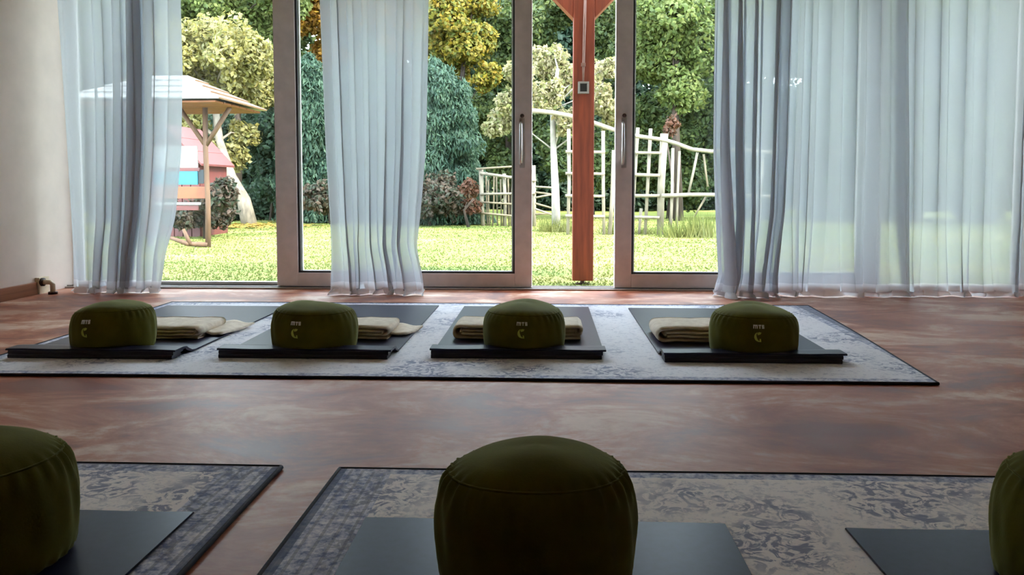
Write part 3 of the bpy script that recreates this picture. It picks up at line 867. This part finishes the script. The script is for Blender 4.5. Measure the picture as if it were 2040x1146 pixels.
# ------------------------------------------------------------------ curtains
def curtain(label, yc, left, right, folds, amp, seed, puddle=0.06, squash=None, zt=2.27, cols=200):
    """left/right: lists of (z, x). folds: number of pleats. squash: fn(s)->s gathering pleats."""
    rnd = random.Random(seed)
    ph = [rnd.uniform(0, 6.28) for _ in range(8)]
    amps = [rnd.uniform(.55, 1.25) for _ in range(folds + 2)]
    offs = [rnd.uniform(-.28, .28) for _ in range(folds + 2)]
    def interp(tab, z):
        tab = sorted(tab)
        if z <= tab[0][0]: return tab[0][1]
        for (z0, x0), (z1, x1) in zip(tab, tab[1:]):
            if z <= z1:
                u = (z - z0) / (z1 - z0)
                return x0 + (x1 - x0) * u
        return tab[-1][1]
    zs = [zt - (zt - 0.03) * (i / 46) for i in range(47)]
    V = []
    rows = []
    def pt(s, z, extra=0.0):
        fz = 1 - z / zt                       # 0 top, 1 bottom
        xl, xr = interp(left, z), interp(right, z)
        w = xr - xl
        # drift of the pleats with height
        sd = s + 0.018 * math.sin(5 * s + 2.2 * fz + ph[0]) * fz + 0.010 * math.sin(13 * s - 3 * fz + ph[1]) * fz
        u = sd * folds
        i = max(0, min(folds, int(u)))
        fr = u - int(u)
        am = (amps[i] * (1 - fr) + amps[i + 1] * fr)
        of = offs[i] * (1 - fr) + offs[i + 1] * fr
        th = 2 * PI * (u + of)
        a = amp * am * (0.85 + 0.35 * fz + 0.25 * math.sin(4 * fz + ph[2] + i))
        y = yc + a * math.sin(th) + 0.35 * a * math.sin(2 * th + ph[3] + 1.5 * fz)
        ss = squash(sd) if squash else sd
        edge = min(1, 8 * min(max(s, 0), max(1 - s, 0)))
        x = xl + w * ss + 0.42 * a * math.sin(2 * th + ph[4]) * edge
        if fz > 0.80:
            k = (fz - 0.80) / 0.20
            y += -0.030 * k * k + 0.020 * k * math.sin(9 * s + ph[5]) * k
            x += 0.02 * k * math.sin(17 * s + ph[6])
        return x, y - extra, z
    for z in zs:
        rows.append([pt(j / (cols - 1), z) for j in range(cols)])
    last = rows[-1]
    # puddle on the floor
    for k in range(1, 5):
        r = []
        for j in range(cols):
            x, y, z = last[j]
            s = j / (cols - 1)
            wv = 0.5 + 0.5 * math.sin(2 * PI * s * folds * 0.7 + ph[7])
            e = puddle * (0.35 + 0.65 * wv) * k / 4
            r.append((x + 0.012 * math.sin(31 * s + k), y - e, 0.006 + 0.024 * (1 - k / 4) + 0.018 * math.sin(PI * k / 4) * (0.4 + wv)))
        rows.append(r)
    nr = len(rows)
    V = [p_ for r in rows for p_ in r]
    hem = nr - 6
    def grid(a, b):
        return [(i * cols + j, i * cols + j + 1, (i + 1) * cols + j + 1, (i + 1) * cols + j) for i in range(a, b) for j in range(cols - 1)]
    x0 = sum(p_[0] for p_ in rows[-1]) / cols
    e = empty('sheer_curtain', (x0, yc, 0), label, 'curtain', 'sheer white curtains along the window wall')
    raw('cloth', V[:(hem + 1) * cols], grid(0, hem), 'sheer_cloth', e, True)
    HV = V[hem * cols:]
    raw('hem', HV, [(i * cols + j, i * cols + j + 1, (i + 1) * cols + j + 1, (i + 1) * cols + j) for i in range(nr - hem - 1) for j in range(cols - 1)], 'sheer_hem_bright', e, True)
    return e

curtain('sheer curtain hanging against the left wall', 5.14, [(0, -3.03), (.9, -3.06), (2.27, -3.10)],
        [(0, -2.44), (.25, -2.42), (.5, -2.36), (.9, -2.31), (1.4, -2.28), (2.27, -2.27)], 7, .040, 3, .05,
        squash=lambda s: s + 0.09 * math.sin(2 * PI * s - .5) + 0.043)
curtain('sheer curtain hanging in front of the left sliding door', 5.14, [(0, -1.32), (.2, -1.325), (.9, -1.365), (2.27, -1.41)],
        [(0, -.735), (.12, -.755), (.3, -.80), (.9, -.755), (2.27, -.715)], 6, .034, 9, .06)
curtain('tightly gathered sheer curtain over the right sliding door', 5.12, [(0, 1.02), (.12, 1.06), (.4, 1.045), (.9, 1.01), (2.27, 1.0)],
        [(0, 1.40), (.12, 1.40), (.5, 1.46), (.9, 1.475), (2.27, 1.49)], 5, .055, 15, .07)
curtain('broad sheer curtain beside the gathered one, fourth from the left wall', 5.16, [(0, 1.39), (.3, 1.40), (2.27, 1.44)],
        [(0, 2.20), (.9, 2.19), (2.27, 2.15)], 6, .030, 21, .05, squash=lambda s: s - .03 * math.sin(2 * PI * s))
curtain('sheer curtain nearest the right wall', 5.19, [(0, 2.17), (.9, 2.15), (2.27, 2.12)], [(0, 3.01), (2.27, 3.03)], 6, .028, 27, .05)
rl = MB().tube([(XL + .005, 5.14, 2.31), (XR - .005, 5.14, 2.31)], .014, 10).build('curtain_rail', 'rail_metal', None, True)
tag(rl, 'slim metal curtain rail above the window wall', 'rail')

# small fitting where the left baseboard ends
ft = empty('baseboard_fitting', (XL + .03, 5.06, 0), 'small cream pipe fitting at the end of the left baseboard', 'fitting')
box('wall_plate', 'fitting_cream', XL, XL + .03, 5.025, 5.13, .0, .105, ft, .004)
MB().tube([(XL + .03, 5.05, .075), (XL + .085, 5.05, .075), (XL + .10, 5.05, .06), (XL + .10, 5.05, .0)], .016, 10).build('pipe', 'fitting_cream', ft, True)
MB().tube([(XL + .028, 5.05, .075), (XL + .045, 5.05, .075)], .026, 12).build('collar', 'fitting_dark', ft, True)
MB().tube([(XL + .10, 5.05, .0), (XL + .10, 5.05, .014)], .028, 12).build('collar', 'fitting_dark', ft, True)

# ------------------------------------------------------------------ rugs
def rug(label, x0, x1, y0, y1, bx, by, seed, wav=0.008, skew=0.0, **kw):
    w, l = x1 - x0, y1 - y0
    cx, cy = (x0 + x1) / 2, (y0 + y1) / 2
    m = rug_material('rug_pile_%d' % int(seed * 10), w, l, bx, by, seed, **kw)
    root = empty('rug', (cx, cy, 0), label, 'rug', 'distressed blue and cream rugs')
    nx, ny = 60, 36
    def warp(x, y):
        u, v_ = (x - cx) / w, (y - cy) / l
        dx = wav * math.sin(5 * v_ + seed) + skew * v_ * (1 if u > 0 else 0) * abs(u) * 2
        dy = wav * math.sin(7 * u + seed * 2) + wav * .5 * math.sin(17 * u + seed)
        return x + dx, y + dy
    V = []
    for j in range(ny + 1):
        for i in range(nx + 1):
            x, y = warp(x0 + w * i / nx, y0 + l * j / ny)
            V.append((x, y, .009))
    F = [(j * (nx + 1) + i, j * (nx + 1) + i + 1, (j + 1) * (nx + 1) + i + 1, (j + 1) * (nx + 1) + i) for j in range(ny) for i in range(nx)]
    raw('pile', V, F, m.name, root, True)
    bw = .009
    for k in range(4):
        pts = []
        N = 50
        for i in range(N + 1):
            u = i / N
            x, y = ((x0 + w * u, y0), (x0 + w * u, y1), (x0, y0 + l * u), (x1, y0 + l * u))[k]
            x, y = warp(x, y)
            pts.append((x, y, .0055))
        MB().tube(pts, .0062, 6).build('binding', 'cord_navy', root, True)
    return root
rug('long rug beneath the four mats in front of the windows', -2.16, 1.405, 2.848, 4.676, .05, .05, 1.3, .006, .13)
rug('rug under the nearest left cushion, left of the bare floor gap', -2.95, -.632, .12, 1.924, .13, .05, 2.7, .003, lo=(244, 236, 236), hi=(254, 250, 248))
rug('rug under the foremost middle and right cushions', -.492, 2.75, .12, 1.918, .13, .04, 4.4, .003, lo=(244, 236, 236), hi=(254, 250, 248))

# ------------------------------------------------------------------ yoga mats
def mat_thing(label, x0, x1, yf, length, toward=1, fold=.12, hgt=1.0, group='dark yoga mats'):
    """yf: y of the folded end; the mat runs from there in the direction 'toward' along y"""
    root = empty('yoga_mat', ((x0 + x1) / 2, yf + toward * length / 2, .010), label, 'mat', group)
    zs_ = lambda z: .0170 + (z - .0170) * hgt if z > .0170 else z
    top = [(0, .048), (fold * .6, .0485), (fold * .85, .044), (fold, .034), (fold + .03, .022), (fold + .06, .0170), (length * .7, .0165), (length - .004, .0165), (length, .0135)]
    prof = [(-.004, .045)] + top + [(length, .0102), (fold + .07, .0102), (fold + .03, .013), (fold - .02, .030), (fold * .75, .0385), (.02, .0405), (.0, .0405), (-.004, .0415)]
    if hgt < .1:      # lies flat
        top = [(0, .0135), (.004, .0165), (length * .5, .0165), (length - .004, .0165), (length, .0135)]
        prof = top + [(length, .0115), (length * .5, .0108), (0, .0115)]
        hgt = 0
    prof = prof if not hgt else [(a, zs_(z) if k < 7 or k > 11 else z) for k, (a, z) in enumerate(prof)]
    N = 10
    nP = len(prof)
    V, F = [], []
    for i in range(N + 1):
        x = x0 + (x1 - x0) * i / N
        wob = .0015 * math.sin(i * 1.7 + x0 * 9)
        for a, z in prof:
            V.append((x, yf + toward * (a + wob), z + (wob * .6 if z > .02 else 0)))
    for i in range(N):
        for k in range(nP):
            q = i * nP
            F.append((q + k, q + (k + 1) % nP, q + nP + (k + 1) % nP, q + nP + k))
    F.append(tuple(range(nP)))
    F.append(tuple(N * nP + k for k in reversed(range(nP))))
    mb = MB()
    mb.add(V, F)
    mb.build('sheet', 'mat_rubber', root)
    # the end tucked under: two more layers
    for k, (zz0, zz1, ins) in enumerate(() if hgt < .6 else ((.0255, .0392, .003), (.0104, .0245, .0))):
        f0 = fold * .72 - .012 * k
        pr = [(ins + .002, zz0), (ins, (zz0 + zz1) / 2), (ins + .002, zz1), (f0, zz1), (f0 + .01, (zz0 + zz1) / 2), (f0, zz0)]
        MB().prism(pr, lambda u, v_, a: (a, yf + toward * u, v_), x0 + .004, x1 - .012 - .004 * k).build('folded_end', 'mat_rubber_edge', root)
    return root

mat_thing('yoga mat under the leftmost cushion of the back row', -2.10, -1.428, 3.103, 1.38)
mat_thing('yoga mat second from the left in the back row', -1.28, -.598, 3.138, 1.42)
mat_thing('yoga mat third from the left in the back row', -.453, .230, 3.169, 1.36)
mat_thing('yoga mat rightmost in the back row, nearest the long rug end', .445, 1.130, 3.130, 1.37)
mat_thing('yoga mat under the foremost left cushion', -1.44, -.718, 1.625, 1.42, -1, hgt=.03)
mat_thing('yoga mat under the big foremost middle cushion', -.361, .352, 1.613, 1.42, -1, hgt=.03)
mat_thing('yoga mat under the cushion cut by the right picture edge', .582, 1.290, 1.600, 1.42, -1, hgt=.03)

# ------------------------------------------------------------------ meditation cushions
def cushion(label, cx, cy, z0, R, H, seed, pleat=.0025, rot=0.0, tilt=(0, 0), logo=None, squish=(0, 0), mat_y=None, toward=1):
    rnd = random.Random(seed)
    root = empty('meditation_cushion', (cx, cy, z0), label, 'cushion', 'round olive green meditation cushions')
    prof = [(0.0, .0), (.55, .0), (.80, .002), (.89, .012), (.945, .04), (.975, .10), (.992, .20), (1.0, .34), (1.0, .46), (.992, .56), (.975, .64), (.945, .71), (.908, .764), (.86, .808),
            (.80, .848), (.72, .884), (.60, .915), (.46, .945), (.30, .968), (.14, .978), (0.0, .98)]
    # denser profile
    pr = []
    for (a, b), (c, d) in zip(prof, prof[1:]):
        for k in range(2):
            pr.append((a + (c - a) * k / 2, b + (d - b) * k / 2))
    pr.append(prof[-1])
    NA = 144
    npl = 34
    phs = [rnd.uniform(0, 6.28) for _ in range(10)]
    def surf(u, th):
        """u: index into the profile (float)"""
        i = min(int(u), len(pr) - 2)
        f = u - i
        r = pr[i][0] * (1 - f) + pr[i + 1][0] * f
        h = pr[i][1] * (1 - f) + pr[i + 1][1] * f
        rimd = math.exp(-((h - .78) / (.05 if h > .78 else .12)) ** 2) if r > .5 else 0
        low = math.exp(-((h - .03) / .06) ** 2) if r > .6 else 0
        side = math.exp(-((h - .45) / .22) ** 2)
        pl = math.sin(npl * th + 1.3 * math.sin(3 * th + phs[0]) + phs[1])
        pl2 = math.sin(npl * .5 * th + 2 * math.sin(2 * th + phs[2]) + 4 * h)
        gate = .35 + .65 * (0.5 + 0.5 * math.sin(2 * th + phs[3]))
        rr = r * R * (1 + .012 * math.sin(2 * th + phs[4]) + .008 * math.sin(3 * th + phs[5]))
        rr += pleat * pl * rimd * gate * (1 if r > .3 else 0) + pleat * .8 * pl2 * side * gate + pleat * .6 * pl * low
        hh = h * H * (1 + (.03 * math.sin(th + phs[6]) + .02 * math.sin(2 * th + phs[7])) * (h > .5) * min(1, (h - .5) * 3) * min(1, r * 2.2))
        hh += pleat * .5 * pl * rimd * gate
        x, y = rr * math.cos(th), rr * math.sin(th)
        if mat_y is not None:
            a_ = (cy + y - mat_y) * toward            # distance from the mat's folded end
            sup = .049 if a_ < .08 else (.0175 if a_ > .18 else .0175 + .0315 * (.18 - a_) / .10)
            hh = max(hh, sup - z0)
        k = h
        return Vector((cx + x + squish[0] * k * R, cy + y + squish[1] * k * R, z0 + hh + (tilt[0] * x + tilt[1] * y) * max(0, h)))
    V = []
    n = len(pr)
    for i in range(n):
        if i == 0 or i == n - 1:
            continue
        for k in range(NA):
            V.append(surf(i, 2 * PI * k / NA))
    m = n - 2
    F = [(i * NA + k, i * NA + (k + 1) % NA, (i + 1) * NA + (k + 1) % NA, (i + 1) * NA + k) for i in range(m - 1) for k in range(NA)]
    V.append(surf(0, 0)); V.append(surf(n - 1.0001, 0))
    b, t_ = len(V) - 2, len(V) - 1
    F += [(b, (k + 1) % NA, k) for k in range(NA)] + [(t_, (m - 1) * NA + k, (m - 1) * NA + (k + 1) % NA) for k in range(NA)]
    cov = raw('cover', V, F, 'cushion_cloth', root, True)
    # seam where the top panel is gathered onto the side band
    us = next(i for i, q in enumerate(pr) if q[1] > .80)
    MB().tube([surf(us, 2 * PI * k / 96) for k in range(97)], .0022, 5, cap=False).build('seam', 'cushion_cloth', cov, True)
    if logo is not None:
        th0 = -PI / 2 + logo
        uz = lambda frac: next(i for i, q in enumerate(pr) if q[1] >= frac and q[0] > .5)
        def on(du, dz, lift=.0018):
            """point on the front of the cushion: du metres sideways, dz height fraction"""
            i = uz(dz)
            f = 0
            if i > 0 and pr[i][1] != pr[i - 1][1]:
                f = (dz - pr[i - 1][1]) / (pr[i][1] - pr[i - 1][1])
                p_ = surf(i - 1 + f, th0 + du / R)
            else:
                p_ = surf(i, th0 + du / R)
            d = Vector((math.cos(th0 + du / R), math.sin(th0 + du / R), 0))
            return p_ + d * lift
        def patch(name, mat, polys, lift=.0016):
            mb = MB()
            for poly in polys:
                top = [on(a, b, lift) for a, b in poly]
                bot = [on(a, b, -.002) for a, b in poly]
                q = len(poly)
                mb.add(top + bot, [tuple(range(q)), tuple(reversed(range(q, 2 * q)))] + [(i, (i + 1) % q, q + (i + 1) % q, q + i) for i in range(q)])
            return mb.build(name, mat, root)
        # white letters, three glyph-like strokes run together
        z0_, z1_ = .625, .695
        zm_ = (z0_ + z1_) / 2
        glyph = []
        def bar(a0, a1, b0, b1):
            glyph.append([(a0, b0), (a1, b0), (a1, b1), (a0, b1)])
        bar(-.021, -.017, z0_, z1_); bar(-.0135, -.0105, z0_, z1_); bar(-.0075, -.004, z0_, z1_); bar(-.017, -.0075, z1_ - .022, z1_)
        bar(-.001, .009, z1_ - .022, z1_); bar(.002, .006, z0_, z1_ - .022)
        bar(.012, .021, z1_ - .02, z1_); bar(.012, .021, zm_ - .01, zm_ + .01); bar(.012, .021, z0_, z0_ + .02); bar(.012, .0155, zm_, z1_); bar(.0175, .021, z0_, zm_)
        patch('lettering', 'tag_white', glyph)
        # yellow-green leaf-like crescent below
        arc = []
        for k in range(7):
            a0, a1 = 2.0 + k * .42, 2.0 + (k + 1) * .42
            ro, ri = .019, .019 - .0085 * math.sin(PI * (k + .0) / 7) - .001
            ri2 = .019 - .0085 * math.sin(PI * (k + 1.0) / 7) - .001
            c_ = (.002, .47)
            P2 = lambda r, a: (c_[0] + r * math.cos(a), c_[1] + r * math.sin(a) / H)
            arc.append([P2(ri, a0), P2(ro, a0), P2(ro, a1), P2(ri2, a1)])
        arc.append([(-.004, .50), (.006, .515), (.010, .55), (.001, .56), (-.006, .54)])
        arc.append([(.004, .375), (.009, .37), (.008, .43), (.003, .43)])
        patch('emblem', 'logo_green', arc)
    return root

ZB = .0176
cushion('green cushion leftmost of the back row, its top sloping down to the left', -1.760, 3.272, ZB, .162, 0.201, 1, mat_y=3.103, logo=-.20, tilt=(.10, 0), squish=(.02, 0))
cushion('green cushion second from the left in the back row', -.940, 3.305, ZB, .173, 0.197, 2, mat_y=3.138, logo=-.17)
cushion('green cushion third from the left in the back row', -.091, 3.335, ZB, .168, 0.197, 3, mat_y=3.169, logo=-.02)
cushion('green cushion rightmost in the back row by the long rug end', .820, 3.297, ZB, .172, 0.199, 4, mat_y=3.130, logo=-.12)
cushion('large green cushion cut by the left picture edge in front', -1.010, 1.38, ZB, .170, .229, 5, pleat=.0048)
cushion('large green cushion in the middle of the front row', -.016, 1.375, ZB, .1685, .232, 6, pleat=.0048)
cushion('large green cushion cut by the right picture edge in front', .917, 1.36, ZB, .168, .229, 8, pleat=.0048)

# ------------------------------------------------------------------ folded blankets
def blanket(label, x0, x1, y0, y1, z0, h, seed, turns=3, flap=None):
    """a blanket folded over and over; the folds run front to back so the layers show at the front"""
    rnd = random.Random(seed)
    cx, cy = (x0 + x1) / 2, (y0 + y1) / 2
    root = empty('folded_blanket', (cx, cy, z0), label, 'blanket', 'folded beige blankets')
    th_ = h / (turns + .0) * .5
    # centre line: flattened spiral in x-z
    L0, L1 = x0 + h / 2, x1 - h / 2
    path = []
    zc = z0 + h / 2
    k = 0
    rr = h / 2 - th_ / 2
    N = 10
    while rr > th_ * .4 and k < turns:
        ins = k * th_ * .9
        r2 = max(rr - th_ * 1.05, th_ * .35)
        # bottom run right to left, round the left end, top run, round the right end
        path += [(L1 - ins + (L0 + ins - L1 + ins) * i / 8, zc - rr) for i in range(9)]
        path += [(L0 + ins - rr * math.sin(PI * i / N), zc - rr * math.cos(PI * i / N)) for i in range(1, N)]
        path += [(L0 + ins + (L1 - ins - .01 - L0 - ins) * i / 8, zc + rr) for i in range(9)]
        rm = (rr + r2) / 2
        path += [(L1 - ins - .01 + rm * math.sin(PI * i / N), zc + rr - (rr + r2) / 2 * (1 - math.cos(PI * i / N))) for i in range(1, N)]
        rr = r2
        k += 1
    path = [(x, z + .002 * math.sin(40 * x + seed)) for x, z in path]
    n = len(path)
    left, right = [], []
    for i, (x, z) in enumerate(path):
        xa, za = path[max(i - 1, 0)]
        xb, zb_ = path[min(i + 1, n - 1)]
        dx, dz_ = xb - xa, zb_ - za
        l = math.hypot(dx, dz_) or 1
        nx_, nz_ = -dz_ / l, dx / l
        left.append((x + nx_ * th_ * .46, z + nz_ * th_ * .46))
        right.append((x - nx_ * th_ * .46, z - nz_ * th_ * .46))
    rows = 7
    V, F = [], []
    for j in range(rows):
        u = j / (rows - 1)
        rnd_in = .006 if j in (0, rows - 1) else 0
        for i in range(n):
            a, b = left[i], right[i]
            yj = y0 + (y1 - y0) * u + .006 * math.sin(9 * i / n * 6.28 + seed) * (1 if j == 0 else (.5 if j == 1 else 0))
            f = .25 if rnd_in else 0
            V.append((a[0] + (b[0] - a[0]) * f, yj, max(z0 + .0005, a[1] + (b[1] - a[1]) * f)))
            V.append((b[0] + (a[0] - b[0]) * f, yj, max(z0 + .0005, b[1] + (a[1] - b[1]) * f)))
    s = 2 * n
    for j in range(rows - 1):
        for i in range(n - 1):
            q = j * s + 2 * i
            F.append((q, q + 2, q + 2 + s, q + s))
            F.append((q + 1, q + 1 + s, q + 3 + s, q + 3))
    for j, o_ in ((0, 0), (rows - 1, 1)):
        for i in range(n - 1):
            q = j * s + 2 * i
            F.append((q, q + 1, q + 3, q + 2))
    raw('folds', V, F, 'blanket_cloth', root, True)
    if flap:
        fx0, fx1, fy0, fy1 = flap
        V, F = [], []
        nn = 10
        for j in range(nn + 1):
            for i in range(nn + 1):
                u, v_ = i / nn, j / nn
                x = fx0 + (fx1 - fx0) * u + .04 * v_ * u
                y = fy0 + (fy1 - fy0) * v_
                z = z0 + .012 + .012 * (1 - u) + .004 * math.sin(8 * u + 5 * v_)
                V += [(x, y, z), (x, y, z - .009)]
        s = 2 * (nn + 1)
        for j in range(nn):
            for i in range(nn):
                q = j * s + 2 * i
                F += [(q, q + 2, q + 2 + s, q + s), (q + 1, q + 1 + s, q + 3 + s, q + 3)]
        for i in range(nn):
            q = 2 * i
            F += [(q, q + 1, q + 3, q + 2)]
            q = nn * s + 2 * i
            F += [(q, q + 2, q + 3, q + 1)]
            q = i * s
            F += [(q, q + s, q + s + 1, q + 1)]
            q = i * s + 2 * nn
            F += [(q, q + 1, q + s + 1, q + s)]
        raw('loose_end', V, F, 'blanket_cloth', root, True)
    return root
ZM = .0172
blanket('folded beige blanket behind the leftmost back-row cushion', -1.98, -1.475, 3.475, 3.78, ZM, .054, 1.0, 2, flap=(-1.53, -1.43, 3.56, 3.86))
blanket('folded beige blanket behind the second back-row cushion', -1.18, -.655, 3.495, 3.77, ZM, .060, 2.0, 2, flap=(-.73, -.615, 3.59, 3.81))
blanket('rolled beige blanket sticking out both sides of the third back-row cushion', -.408, .178, 3.52, 3.79, ZM, .064, 3.0, 2)
blanket('folded beige blanket left of the rightmost back-row cushion', .462, .96, 3.485, 3.77, ZM, .068, 4.0, 2)
